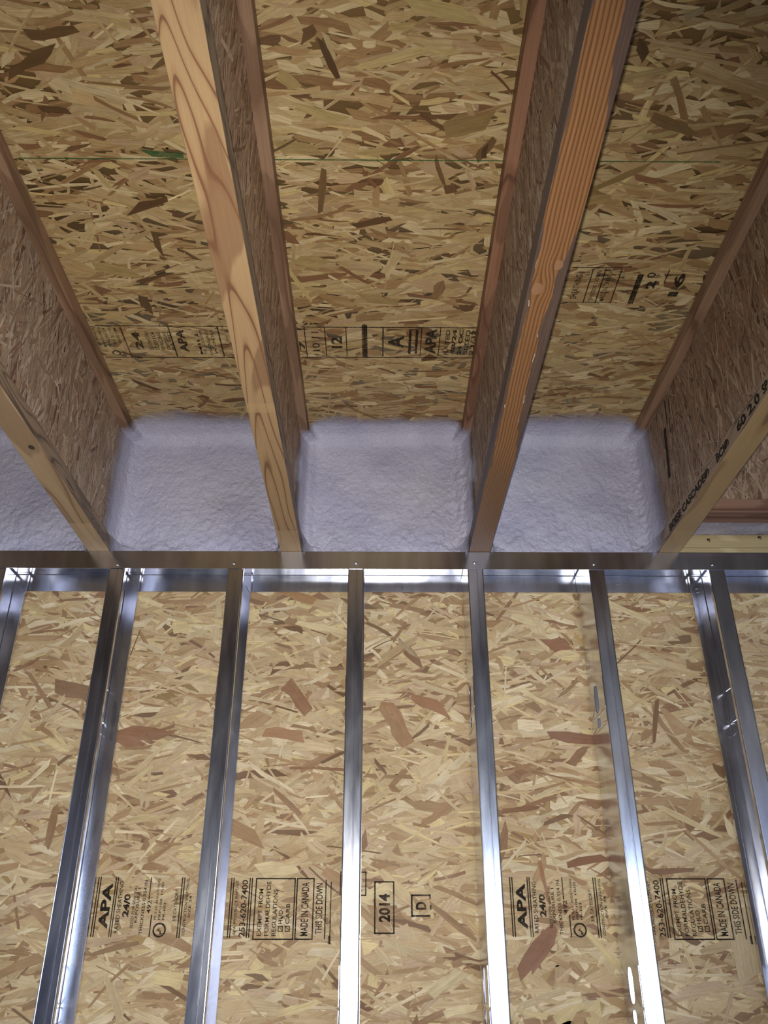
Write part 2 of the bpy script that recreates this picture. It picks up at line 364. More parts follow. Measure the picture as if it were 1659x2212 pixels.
CEIL_C = [(690,85,730,170,12,(86,58,36)), (285,455,362,430,18,(96,66,42)), (765,490,845,472,14,(98,68,44)), (20,160,115,105,26,(104,78,48)), (60,80,165,62,22,(110,84,54)),
 (85,235,150,240,12,(96,70,44)), (1378,95,1395,125,22,(84,56,32)), (1070,300,1030,345,20,(120,92,60)), (1050,315,1045,342,12,(78,52,34)), (700,365,692,460,16,(122,94,62)),
 (600,320,690,325,26,(178,158,112)), (570,340,640,300,5,(110,84,56)), (885,10,1030,40,30,(206,190,138)), (840,60,895,55,18,(196,176,124)), (1150,10,1200,30,20,(120,96,60)),
 (1300,180,1440,150,14,(180,162,116)), (1390,300,1500,275,12,(184,166,118)), (640,230,735,262,20,(196,178,128)), (600,160,640,190,26,(186,166,118)), (940,340,960,400,10,(120,92,58)),
 (960,280,1060,260,40,(156,132,88)), (770,330,860,325,12,(190,170,120)), (1480,40,1520,20,14,(170,160,130)), (640,560,700,570,24,(188,168,120)), (780,640,860,655,16,(176,154,108)),
 (330,500,345,545,12,(102,74,46)), (205,575,290,590,20,(184,162,114)), (300,610,370,590,8,(98,70,44)), (308,640,318,672,18,(98,70,44)), (1250,420,1400,360,14,(150,124,80)),
 (1240,440,1320,425,20,(172,150,102)), (1410,250,1500,290,20,(126,100,64)), (480,868,530,862,7,(112,78,56))]
def custom_strands(lst, conv):
    out = []
    for x0, y0, x1, y1, w, c in lst:
        a0, b0 = conv(x0, y0); a1, b1 = conv(x1, y1); mx, my = (x0+x1)/2, (y0+y1)/2
        ll = math.hypot(x1-x0, y1-y0) or 1; nx, ny = -(y1-y0)/ll*w/2, (x1-x0)/ll*w/2
        p, q = conv(mx+nx, my+ny), conv(mx-nx, my-ny)
        out.append(((a0+a1)/2, (b0+b1)/2, math.atan2(b1-b0, a1-a0), math.hypot(a1-a0, b1-b0), math.hypot(p[0]-q[0], p[1]-q[1]), c))
    return out

rng = np.random.default_rng(7)
# ---- wall board behind the studs
cw = custom_strands(WALL_C, lambda x, y: (at(x, y, Y=YW).x, at(x, y, Y=YW).z))
s1 = strands(rng, -2.1, 2.1, 1.05, H1+.30, 21000, 0, .42, L=(.088, .5), W=(.0165, .52), custom=cw)
s2 = strands(rng, -RX, RX, 0, 1.2, 5000, 0, .33, L=(.09, .5), W=(.024, .5))
me = strand_mesh('wall_front', [(-RX, RX, YW+.0035, YW+.016, 0, H1+.30)],
                 [(s1, (0, YW+.0034, 0), (1, 0, 0), (0, 0, 1), (0, -1, 0)), (s2, (0, YW+.0034, 0), (1, 0, 0), (0, 0, 1), (0, -1, 0))], M_OSBW, (186, 156, 106))
wall = struct(link('wall_front', me))
# ---- subfloor overhead
cc_ = custom_strands(CEIL_C, lambda x, y: (at(x, y, Z=H2).x, at(x, y, Z=H2).y))
s1 = strands(rng, -1.9, 1.9, .45, YW, 14500, 0, .30, L=(.074, .5), W=(.0150, .52), custom=cc_)
s2 = strands(rng, -RX, RX, -2.0, .46, 6000, 0, .30, L=(.09, .5), W=(.024, .5))
me = strand_mesh('ceiling', [(-RX, RX, RB, YW+.016, H2+.0035, H2+.022)],
                 [(s1, (0, 0, H2+.0034), (1, 0, 0), (0, 1, 0), (0, 0, -1)), (s2, (0, 0, H2+.0034), (1, 0, 0), (0, 1, 0), (0, 0, -1))], M_OSBC, (170, 142, 98))
ceil = struct(link('ceiling', me))
# ---- rest of the room
struct(boxes('floor', [(-RX, RX, RB, YW+.016, -.1, 0)], M_CONC))
struct(boxes('wall_left', [(-RX-.15, -RX, RB, -1.5, 0, H2+.02), (-RX-.15, -RX, -.3, YW+.016, 0, H2+.02), (-RX-.15, -RX, -1.5, -.3, 0, 1.15), (-RX-.15, -RX, -1.5, -.3, 2.05, H2+.02)], M_RIM))
struct(boxes('wall_right', [(RX, RX+.15, RB, YW+.016, 0, H2+.02)], M_RIM))
wx0, wx1, wz0, wz1 = .4, 3.0, .9, 2.0
struct(boxes('wall_back', [(-RX, wx0, RB-.15, RB, 0, H2+.02), (wx1, RX, RB-.15, RB, 0, H2+.02), (wx0, wx1, RB-.15, RB, 0, wz0), (wx0, wx1, RB-.15, RB, wz1, H2+.02)], M_RIM))
struct(boxes('window_1', [(wx0, wx0+.05, RB-.1, RB-.04, wz0, wz1), (wx1-.05, wx1, RB-.1, RB-.04, wz0, wz1), (wx0+.05, wx1-.05, RB-.1, RB-.04, wz0, wz0+.05),
                          (wx0+.05, wx1-.05, RB-.1, RB-.04, wz1-.05, wz1), (1.68, 1.72, RB-.1, RB-.04, wz0+.05, wz1-.05)], M_PLATE))
struct(boxes('window_2', [(-RX-.1, -RX-.04, -1.5, -1.45, 1.15, 2.05), (-RX-.1, -RX-.04, -.35, -.3, 1.15, 2.05), (-RX-.1, -RX-.04, -1.45, -.35, 1.15, 1.2), (-RX-.1, -RX-.04, -1.45, -.35, 2.0, 2.05)], M_PLATE))

# ---------------------------------------------------------------- printed marks
_tc = {}
def glyphs(txt, bold=False):
    """outline of a text as (verts, faces), scaled so that its box is 0..1 by 0..1"""
    if (txt, bold) in _tc: return _tc[(txt, bold)]
    cu = bpy.data.curves.new('t', 'FONT'); cu.body = txt; cu.size = 1; cu.resolution_u = 3
    cu.offset = .04 if bold else .012
    o = bpy.data.objects.new('t', cu); COL.objects.link(o)
    dg = bpy.context.evaluated_depsgraph_get(); ev = o.evaluated_get(dg); m = ev.to_mesh()
    v = np.array([q.co[:] for q in m.vertices]); f = [tuple(p.vertices) for p in m.polygons]
    ev.to_mesh_clear(); bpy.data.objects.remove(o); bpy.data.curves.remove(cu)
    mn, mx = v.min(0), v.max(0); v = (v-mn)/np.maximum(mx-mn, 1e-6)
    _tc[(txt, bold)] = (v[:, :2], f); return _tc[(txt, bold)]
class Print:
    """marks collected in a plane with reading axis r and up axis u"""
    def __init__(s, conv, r, u, n, lift=.0012):
        s.c = conv; s.r, s.u, s.n = Vector(r), Vector(u), Vector(n); s.V, s.F = [], []; s.lift = lift
    def poly(s, pts, faces=None):
        k = len(s.V); s.V += [p+s.n*s.lift for p in pts]
        s.F += [tuple(i+k for i in f) for f in (faces or [tuple(range(len(pts)))])]
    def text(s, txt, p0, length, height, bold=False):
        v, f = glyphs(txt, bold); s.poly([p0+s.r*(a*length)+s.u*(b*height) for a, b in v], f)
    def seg(s, a, b, w, side):      # bar from a to b, width w along side
        sd = Vector(side)*w/2; s.poly([a-sd, a+sd, b+sd, b-sd])
    def ring(s, c, ax, ay, r0, r1, n=28):
        ax, ay = Vector(ax), Vector(ay); P, Fc = [], []
        for i in range(n):
            t = i/n*2*math.pi; d = ax*math.cos(t)+ay*math.sin(t); P += [c+d*r0, c+d*r1]
        for i in range(n): j = (i+1) % n; Fc.append((2*i, 2*i+1, 2*j+1, 2*j))
        s.poly(P, Fc)
    def build(s, name, mat, parent): return link(name, mesh(name, s.V, s.F, mat), parent)
MM = 1/966.0
wp = lambda x, y: at(x, y, Y=YW-.0008)
def wprint(): return Print(wp, (0, 0, 1), (-1, 0, 0), (0, -1, 0), .0008)
def wt(P, txt, x0, x1, yb, yt, bold=False):
    a = wp(x1, yb); b = wp(x1, yt); P.text(txt, a, b.z-a.z, (x1-x0)*MM, bold)
def wbar(P, x, yb, yt, w=2.0):
    a = wp(x, yb); b = Vector((a.x, a.y, wp(x, yt).z)); P.seg(a, b, w*MM, (1, 0, 0))
def wrect(P, x0, x1, yb, yt, w=2.6):
    a = wp(x0, yb); b = wp(x1, yb); zt = wp(x0, yt).z; h = w*MM
    A, B, Cc, D = Vector((a.x, a.y, a.z)), Vector((b.x, a.y, a.z)), Vector((b.x, a.y, zt)), Vector((a.x, a.y, zt))
    P.seg(A, D, h, (1, 0, 0)); P.seg(B, Cc, h, (1, 0, 0)); e = Vector((h/2, 0, 0)); P.seg(A-e, B+e, h, (0, 0, 1)); P.seg(D-e, Cc+e, h, (0, 0, 1))
P = wprint()
for x in (195.5, 200.5, 234.5, 239): wbar(P, x, 2024, 1894, 2.4)
wt(P, 'APA', 210, 231, 2007, 1908, True)
wt(P, 'RATED SHEATHING', 245, 254, 2016, 1904)
wt(P, '24/0', 263, 277, 1981, 1931, True)
wt(P, 'SIZED FOR SPACING', 280, 286, 2005, 1914)
wt(P, 'EXPOSURE 1', 289, 295.5, 1993, 1918)
wt(P, 'THICKNESS 0.354 IN.', 299, 306, 2019, 1898)
wt(P, '492', 316, 325, 1973, 1945)
wbar(P, 322, 2024, 1976, 2.4); wbar(P, 322, 1943, 1895, 2.4)
wt(P, 'PS 2-10  SHEATHING', 332, 337, 1987, 1898)
wt(P, 'PRP-108  HUD', 341, 346, 1987, 1905)
wt(P, 'PR-E03', 350, 355, 1987, 1950)
wt(P, '3/8 CATEGORY', 372, 379, 1991, 1921)
c = wp(344, 2009); P.ring(c, (1, 0, 0), (0, 0, 1), 11*MM, 14.5*MM); wt(P, 'A', 339, 345, 2013, 2005, True); wt(P, 'P', 344, 349, 2018, 2010, True)
for x in (381.5, 386.5): wbar(P, x, 2026, 1895, 2.4)
wt(P, 'CONSTRUCTION SHEATHING', 392, 398, 2021, 1898)
wt(P, 'SIZE 24', 405, 410, 1983, 1935)
for x in (491, 496, 532, 537): wbar(P, x, 2026, 1896, 2.4)
wt(P, 'APA PRODUCT REPORT', 502, 508, 2021, 1902)
wt(P, '253-620-7400', 515, 528, 2024, 1901)
wrect(P, 546, 632, 2029, 1898)
wt(P, 'EXEMPT FROM', 554, 563.5, 2022, 1920)
wt(P, 'FORMALDEHYDE', 570, 579.5, 2022, 1904)
wt(P, 'REGULATIONS', 586, 595.5, 2022, 1921)
wt(P, 'HUD', 601, 610, 1996, 1966); wt(P, 'CARB', 616, 625, 1996, 1952)
for x0, x1 in ((601, 610), (616, 625)):
    wrect(P, x0, x1, 2012, 2001, 1.6); a = wp(x1-1, 2009); b = wp(x0-2, 2000); P.seg(a, Vector((b.x, a.y, b.z)), 2*MM, (1, 0, 0)); a2 = wp(x0+3, 2011); P.seg(Vector((a.x, a.y, a.z)), Vector((a2.x, a.y, a2.z)), 2*MM, (1, 0, .3))
wrect(P, 637, 674, 2029, 1898); wt(P, 'MADE IN CANADA', 648, 664, 2022, 1906)
wt(P, 'THIS SIDE DOWN', 680, 695, 2018, 1908)
wbar(P, 701, 2029, 1900, 2.6); wbar(P, 712, 2040, 1905, 2.2); wbar(P, 711, 2040, 2022, 5)
st1 = P.build('grade_stamp', M_INK, wall)
st2 = st1.copy(); COL.objects.link(st2); st2.parent = wall
st2.location.x = wp(1107, 2020).x-wp(194.5, 2020).x
P = wprint(); wrect(P, 809.5, 851, 2016, 1905, 3); wt(P, '2014', 818, 843, 1992, 1931, True); P.build('year_stamp', M_INK, wall)
P = wprint(); a, b, c, d = wp(891, 1979), wp(929, 1979), wp(929, 1934), wp(891, 1934)
wbar(P, 890, 1981, 1932, 3.6); P.seg(wp(889, 1978.5), wp(930, 1978.5), 3.4*MM, (0, 0, 1)); P.seg(wp(889, 1934), wp(930, 1934), 3.6*MM, (0, 0, 1))
wbar(P, 929, 1942, 1933, 3); wbar(P, 930.5, 1965, 1955, 3); wt(P, 'D', 898, 921, 1965, 1948, True); P.build('letter_stamp', M_INK, wall)
P = wprint(); wrect(P, 735, 790, 1934, 1884, 2.6); P.build('box_stamp', M_INK, wall)

# overhead prints
cp = lambda x, y: at(x, y, Z=H2-.0008)
def cprint(): return Print(cp, (0, -1, 0), (-1, 0, 0), (0, 0, -1), .0008)
def ct(P, txt, x0, x1, yb, yt, bold=False):
    a = cp(x1, yb); b = cp(x1, yt); P.text(txt, a, a.y-b.y, abs(a.x-cp(x0, yb).x), bold)
def cbar(P, x, yb, yt, w=3):
    a = cp(x, yb); b = cp(x, yt); P.seg(a, Vector((a.x, b.y, a.z)), w/1090, (1, 0, 0))
def chor(P, y, x0, x1, w=2.5):
    a = cp(x0, y); b = cp(x1, y); P.seg(a, Vector((b.x, a.y, a.z)), w/1090*1.3, (0, 1, 0))
P = cprint()
chor(P, 771, 228, 560); chor(P, 703, 205, 560); chor(P, 771, 655, 1030); chor(P, 706, 650, 1030)
for x in (285, 384, 485, 664, 706, 750, 827, 907, 946): cbar(P, x, 770, 706, 3.6 if x in (384, 485, 827) else 2.6)
for i, x in enumerate((216, 226, 236, 247, 257, 268)): ct(P, ('THICKNESS', 'EXPOSURE 1', 'SPACING 24', 'PS 2-10', 'HUD UM', 'PR-N610')[i], x, x+6, 752-i*3, 708)
a = cp(252, 762); P.ring(a, (1, 0, 0), (0, 1, 0), .007, .0105)
for i, x in enumerate((305, 325, 338, 350, 362, 372)): ct(P, ('24', 'SHEATHING SPAN', 'SIZED FOR', 'SPACING', 'EXPOSURE', 'RATED')[i], x-8 if i == 0 else x, x+8, 755, 716, i == 0)
ct(P, 'APA', 392, 410, 760, 712, True)
for i, x in enumerate((434, 443, 455, 466)): ct(P, ('MILL', 'THIS SIDE DOWN', 'ENGINEERED', 'WOOD')[i], x, x+6, 765, 712)
ct(P, '7', 648, 660, 755, 735, True); ct(P, '10 11', 676, 692, 758, 716); ct(P, '12', 716, 740, 752, 728, True)
for x in (786, 791): cbar(P, x, 772, 702, 8)
ct(P, 'A', 838, 872, 752, 725, True)
for x in (884, 898): cbar(P, x, 764, 712, 7)
ct(P, 'APA', 916, 940, 764, 710, True)
for i, x in enumerate((958, 972, 986, 1000, 1012, 1021)): ct(P, ('RATED', '48/24', '24 OC', 'SIZED', '23/32', 'PS 2')[i], x, x+9, 766, 712, i in (1, 2))
P.build('grade_stamp', M_INKF, ceil)
P = cprint()
chor(P, 652, 1213, 1320, 2); chor(P, 577, 1235, 1345, 2)
for x in (1259, 1285, 1318): cbar(P, x, 654, 580, 3)
ct(P, 'SHEATHING', 1230, 1244, 645, 592); ct(P, 'THIS SIDE DOWN', 1270, 1279, 650, 584); ct(P, 'MADE IN CANADA', 1293, 1303, 650, 584)
for x in (1358, 1364): cbar(P, x, 655, 592, 7)
ct(P, '2', 1392, 1412, 624, 606, True); ct(P, '0', 1396, 1414, 600, 588)
cbar(P, 1434, 612, 582, 3); ct(P, '16', 1440, 1462, 640, 590, True); ct(P, '1 4', 1498, 1514, 640, 590, True)
P.build('mill_stamp', M_INKF, ceil)
P = cprint(); chor(P, 341, 40, 1560, 2.2); P.poly([cp(300, 322), cp(395, 330), cp(398, 341), cp(330, 338)]); P.build('chalk_line', M_GRN, ceil)

# ---------------------------------------------------------------- I-joists
KNOTS = []
for px, py in ((1207, 573), (1160, 624)):
    p = at(px, py, Z=H1); KNOTS.append((p.x-JOISTS[4], p.y, .0085 if px > 1180 else .0105))
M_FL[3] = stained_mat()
YJ0, YJ1 = RB+.02, YB-.004
FT = .038
def flange_mesh(name, mats, z0, seg=60, wobble=None):
    """flange 0..FW by y by z0..z0+FT; faces: bottom/top material 0, sides material 1"""
    v, f = box_vf(0, FW, YJ0, YJ1, z0, z0+FT)
    me = mesh(name, v, f, mats)
    for p in me.polygons: p.material_index = 1 if abs(p.normal.x) > .5 and len(mats) > 1 else 0
    return me
JL = ['wooden I-joist furthest left, beyond the joist with the round knot', 'wooden I-joist left of the joist with the round knot, beside the far left foam',
      'left wooden I-joist with a dark round knot in its tan bottom flange', 'pale I-joist left of centre with bold reddish grain on its bottom flange',
      'dark stained I-joist right of centre with black edges and two knots', 'right wooden I-joist with black lettering along its bottom flange']
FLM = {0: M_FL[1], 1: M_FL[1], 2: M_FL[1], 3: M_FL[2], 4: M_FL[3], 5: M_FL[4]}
joists = []
for i, x in enumerate(JOISTS):
    j = empty('i_joist', (x, 0, 0)); tag(j, JL[i], 'joist', 'floor joists overhead'); joists.append(j)
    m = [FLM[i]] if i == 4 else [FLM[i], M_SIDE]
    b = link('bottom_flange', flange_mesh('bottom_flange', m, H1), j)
    t = link('top_flange', flange_mesh('top_flange', [M_FLO if i == 4 else M_FLB]*2, H2-FT), j)
    for o in (b, t):
        md = o.modifiers.new('bevel', 'BEVEL'); md.width = .0015; md.segments = 2
    r2 = np.random.default_rng(40+i)
    xc = FW/2; w0, w1 = xc-.0048, xc+.0048; z0, z1 = H1+FT, H2-FT
    nn = 5200 if i in (2, 3, 4, 5) else 1500
    kw = dict(ang=math.pi/2, astd=.28, L=(.070, .5), W=(.0085, .6), pal=PAL_B, depth=.001)
    sl = strands(r2, .3, YJ1, z0, z1, nn, **kw); sr = strands(r2, .3, YJ1, z0, z1, nn, **kw)
    me = strand_mesh('web', [(w0+.001, w1-.001, YJ0, YJ1, z0-.008, z1+.008)],
        [(sl, (w0+.001, 0, 0), (0, 1, 0), (0, 0, 1), (-1, 0, 0)), (sr, (w1-.001, 0, 0), (0, 1, 0), (0, 0, 1), (1, 0, 0))], M_WEBD if i == 5 else M_WEBL if i == 3 else M_WEB, (128, 104, 82))
    link('web', me, j)
# print on the right joist
j = joists[5]; x = JOISTS[5]
P = Print(None, (0, -1, 0), (0, 0, 1), (-1, 0, 0), .0008)
def side_pt(px, py): # on the flange face x
    a = (px-829.5)/F; b = (1106-py)/F
    f = Vector((math.sin(YAW)*math.cos(PITCH), math.cos(YAW)*math.cos(PITCH), math.sin(PITCH))); r = Vector((math.cos(YAW), -math.sin(YAW), 0)); u = r.cross(f)
    d = f+r*a+u*b; return Vector((0, 0, CZ))+d*(x/d.x)
for txt, p0, p1 in (('BOISE CASCADE\u00ae', (1447, 1143), (1531, 1013)), ('BCI\u00ae', (1546, 985), (1573, 946)), ('60 2.0', (1592, 925), (1640, 850)), ('SP', (1645, 835), (1656, 815))):
    a, b = side_pt(*p0), side_pt(*p1)
    P = Print(None, (0, -1, 0), (0, 0, 1), (-1, 0, 0), .0008); P.text(txt, Vector((0, a.y, H1+.007)), a.y-b.y, .021, True)
    P.build('lettering', M_INK, j)
P = Print(None, (0, -1, 0), (0, 0, 1), (-1, 0, 0), .0008); xw = FW/2-.0048
def web_pt(px, py):
    a = (px-829.5)/F; b = (1106-py)/F
    f = Vector((math.sin(YAW)*math.cos(PITCH), math.cos(YAW)*math.cos(PITCH), math.sin(PITCH))); r = Vector((math.cos(YAW), -math.sin(YAW), 0)); u = r.cross(f)
    d = f+r*a+u*b; q = Vector((0, 0, CZ))+d*((x+xw)/d.x); return Vector((xw, q.y, q.z))
P.seg(web_pt(1436, 925), web_pt(1447, 1032), .018, (0, 1, 0))
for k, (xa, ya, xb, yb) in enumerate(((1436, 865, 1442, 915), (1444, 860, 1447, 890), (1446, 900, 1449, 935), (1456, 910, 1449, 935))):
    P.seg(web_pt(xa, ya), web_pt(xb, yb), .006, (0, 1, 0))
P.build('web_mark', M_INKF, j)
# knot in the left joist's flange
k = at(68, 966, Z=H1); vs = [(k.x-JOISTS[2]+.0062*math.cos(t), k.y+.0085*math.sin(t), H1-.0006) for t in np.linspace(0, 2*math.pi, 20, endpoint=False)]
link('knot', mesh('knot', vs, [tuple(range(20))], plain('dark_knot', (62, 48, 40), .7)), joists[2])
# bent staple on the web of the pale joist
base = at(600, 866, Z=H1+.02); pts = [Vector((FW+.001+dx, base.y+dy, H1+.018+dz)) for dx, dy, dz in ((.0, 0, 0), (.002, .0, .006), (-.004, .004, .016), (-.012, .002, .026))]
vs, fs = [], []
for a_, b_ in zip(pts[:-1], pts[1:]):
    q = (b_-a_).to_track_quat('Z', 'Y'); k0 = len(vs)
    for p_ in (a_, b_): vs += [p_+q @ Vector((.0009*math.cos(t*math.pi/3), .0009*math.sin(t*math.pi/3), 0)) for t in range(6)]
    fs += [(k0+t, k0+(t+1) % 6, k0+6+(t+1) % 6, k0+6+t) for t in range(6)]
link('staple', mesh('staple', vs, fs, M_SCR), joists[3])

# ---------------------------------------------------------------- shallower joist across the right bay, plates
cj = empty('i_joist', (0, 0, 0)); tag(cj, 'reddish I-joist running crosswise behind the lettered joist, above the pale plates', 'joist', 'floor joists overhead')
yc0, yc1 = 1.822, 1.879; zc = CZ+.977; X0c, X1c = JOISTS[5]+FW+.003, RX-.01
mcr = wood_mat('crosswise_flange', lin((142, 106, 84)), lin((128, 94, 74)), lin((100, 68, 52)), 1.0, .4, 4.2, 4.0)[0].m
def xflange(name, z0):
    # built along y then turned so that the grain follows its length
    v, f = box_vf(0, yc1-yc0, 0, X1c-X0c, 0, FT); o = link(name, mesh(name, v, f, mcr), cj)
    o.rotation_euler = (0, 0, -math.pi/2); o.location = (X0c, yc1, z0)
    md = o.modifiers.new('bevel', 'BEVEL'); md.width = .0015; md.segments = 2; return o
xflange('bottom_flange', zc); xflange('top_flange', H2-FT)
ym = (yc0+yc1)/2
r2 = np.random.default_rng(77)
sl = strands(r2, X0c, X0c+1.2, zc+FT, H2-FT, 2600, ang=math.pi/2, astd=.35, L=(.06, .5), W=(.010, .6), pal=PAL_B, depth=.001)
me = strand_mesh('web', [(X0c, X1c, ym-.0038, ym+.0048, zc+FT-.008, H2-FT+.008)], [(sl, (0, ym-.0038, 0), (1, 0, 0), (0, 0, 1), (0, -1, 0))], M_WEBD, (128, 104, 82))
link('web', me, cj)
plm = {}
for k, (z0, lab) in enumerate(((H1+.0005, 'lower pale pine plate on the steel track, right of the lettered joist'), (H1+.039, 'upper pale pine plate just under the foam strip, right of the lettered joist'))):
    v, f = box_vf(0, YB-.004-2.0, 0, X1c-X0c, 0, .038); o = link('wall_plate', mesh('wall_plate', v, f, M_PLATE))
    o.rotation_euler = (0, 0, -math.pi/2); o.location = (X0c, YB-.004, z0); tag(o, lab, 'board', 'stacked wall plates')
    md = o.modifiers.new('bevel', 'BEVEL'); md.width = .002; md.segments = 2
for px, py, lab in ((1530, 1166, 'dark bent nail in the pale plate, nearest the lettered joist'), (1640, 1161, 'dark bent nail in the pale plate, at the right edge of the picture')):
    p = at(px, py, Y=1.998); bm = bmesh.new()
    bmesh.ops.create_cone(bm, cap_ends=True, segments=10, radius1=.0035, radius2=.0012, depth=.010, matrix=Matrix.Translation((0, -.002, 0)) @ Matrix.Rotation(math.pi/2+.3, 4, 'X'))
    bmesh.ops.create_cone(bm, cap_ends=True, segments=8, radius1=.0014, radius2=.0008, depth=.009, matrix=Matrix.Translation((.001, -.006, -.004)) @ Matrix.Rotation(.4, 4, 'X'))
    me = bpy.data.meshes.new('nail'); bm.to_mesh(me); bm.free(); me.materials.append(M_BLK)
    tag(link('nail', me, None, p), lab, 'nail')

# ---------------------------------------------------------------- spray foam in each joist bay
def vnoise(x, y, seed, sc):
    r = np.random.default_rng(seed); G = r.random((64, 64)); xs, ys = np.asarray(x)*sc, np.asarray(y)*sc
    xi, yi = np.floor(xs).astype(int), np.floor(ys).astype(int); fx, fy = xs-xi, ys-yi; fx = fx*fx*(3-2*fx); fy = fy*fy*(3-2*fy)
    g = lambda a, b: G[a % 64, b % 64]
    return (g(xi, yi)*(1-fx)+g(xi+1, yi)*fx)*(1-fy)+(g(xi, yi+1)*(1-fx)+g(xi+1, yi+1)*fx)*fy
def foam(i, label, nu=230, nv=230):
    xl = JOISTS[i]+FW/2+.0055; xr = JOISTS[i+1]+FW/2-.0055 if i+1 < len(JOISTS) else RX
    pro = FW/2-.0045
    u = np.linspace(0, 1, nu); u = .5-.5*np.cos(u*math.pi); u = u*.6+np.linspace(0, 1, nu)*.4
    v = np.linspace(0, 1, nv); v = v**.8*0+1-(1-v)**1.35
    zlo, zhi = H1+.0005, H2-.0005
    U, V = np.meshgrid(u, v); Z = zlo+(zhi-zlo)*V
    def step(z): # how far the flanges stick out at this height
        a = np.clip((H1+FT+.006-z)/.008, 0, 1); b = np.clip((z-(H2-FT-.006))/.008, 0, 1); return np.maximum(a, b)
    S = step(Z)*pro
    X = (xl+S)*(1-U)+(xr-S)*U
    dl, dr, dt = X-(xl+S), (xr-S)-X, zhi-Z
    k = .008
    d = -k*np.log(np.exp(-dl/k)+np.exp(-dr/k)+np.exp(-dt/k)); d = np.maximum(d, 0)
    wav = vnoise(X+5, Z, 11+i, 7)*.5+.65+.25*vnoise(X, Z+3, 19+i, 22)
    R = .034
    cor = np.exp(-(np.minimum(dl, dr)+dt)/.035)
    q = np.clip(1-d/R, 0, 1); g = .115*q**2.6*wav*(1-.5*cor)
    g += .010*np.exp(-((d-.028)/.012)**2)                   # rolled bead along the fillet
    lump = (vnoise(X, Z, 3+i, 60)-.5)*.0026+(vnoise(X, Z*.8, 5+i, 130)-.5)*.0022+(vnoise(X, Z, 8+i, 14)-.5)*.008+(vnoise(X, Z, 9+i, 260)-.5)*.0012
    rough = 1+3.4*np.exp(-dr/.03)*(dt > .02)+2.2*np.exp(-(Z-zlo)/.05)
    smooth = np.exp(-dl/.05)+np.exp(-dt/.10); lump *= rough*(1-.75*np.clip(smooth, 0, 1))
    g += lump*np.clip(d/.012, 0, 1)
    Yv = YB-.085+.010*V*0-g                                 # face about 65 mm behind the track's front
    Yv = Yv-.0+.0
    film = np.clip(q**3*1.0, 0, 1)
    film = np.clip((g-.040)/(.105*wav*(1-.5*cor)-.040+1e-4), 0, 1)
    vs = np.stack([X, Yv, Z], 2).reshape(-1, 3)
    idx = np.arange(nu*nv).reshape(nv, nu)
    fs = np.stack([idx[:-1, :-1], idx[:-1, 1:], idx[1:, 1:], idx[1:, :-1]], 2).reshape(-1, 4)
    # back and rim so that the plug has its real thickness
    n0 = len(vs); bp = [(xl+pro, YB-.002, zlo), (xr-pro, YB-.002, zlo), (xr-pro, YB-.002, zhi), (xl+pro, YB-.002, zhi)]
    vs = np.vstack([vs, bp]); F_ = [tuple(map(int, f)) for f in fs]
    bot = [int(a) for a in idx[0]]; F_.append(tuple(bot[::-1]+[n0, n0+1])); F_.append((n0+1, n0, n0+3, n0+2))
    me = mesh('spray_foam', vs, F_, M_FOAM); sm = [True]*len(fs)+[False, False]; me.polygons.foreach_set('use_smooth', sm)
    at_ = me.attributes.new('film', 'FLOAT', 'POINT'); at_.data.foreach_set('value', np.r_[film.ravel(), np.zeros(4)].astype(np.float32))
    return tag(link('spray_foam', me), label, 'insulation', 'spray foam plugs between the joists')
foam(0, 'lavender grey spray foam in the bay furthest left, outside the picture')
foam(1, 'lavender grey spray foam at the left edge, left of the joist with the round knot')
foam(2, 'lavender grey spray foam between the left joist and the pale joist')
foam(3, 'lavender grey spray foam between the pale joist and the dark stained joist')
foam(4, 'lavender grey spray foam between the dark stained joist and the lettered joist')
# narrow strip of foam over the plates
nu, nv = 160, 24; xs = np.linspace(X0c, X1c, nu); ts = np.linspace(0, 1, nv); U, T = np.meshgrid(xs, ts)
yy = 2.008-.165*T+(vnoise(U, T, 61, 50)-.5)*.006; zz = H1+.0775+.030*T**1.2+(vnoise(U, T*.3, 62, 60)-.5)*.010*np.clip(1-T, 0, 1)
yy = np.maximum(yy, ym+.006)
vs = np.stack([U, yy, zz], 2).reshape(-1, 3); idx = np.arange(nu*nv).reshape(nv, nu)
fs = [tuple(map(int, f)) for f in np.stack([idx[:-1, :-1], idx[1:, :-1], idx[1:, 1:], idx[:-1, 1:]], 2).reshape(-1, 4)]
n0 = len(vs); vs = np.vstack([vs, [(X0c, YB-.004, H1+.0775), (X1c, YB-.004, H1+.0775), (X1c, YB-.004, H1+.14), (X0c, YB-.004, H1+.14)]])
fs.append((n0, n0+1, n0+2, n0+3)); fs.append(tuple([int(a) for a in idx[0]]+[n0+1, n0])); fs.append(tuple([int(a) for a in idx[-1]][::-1]+[n0+3, n0+2]))
me = mesh('spray_foam', vs, fs, M_FOAM, True); tag(link('spray_foam', me), 'thin strip of lavender spray foam above the pale plates at the right', 'insulation')

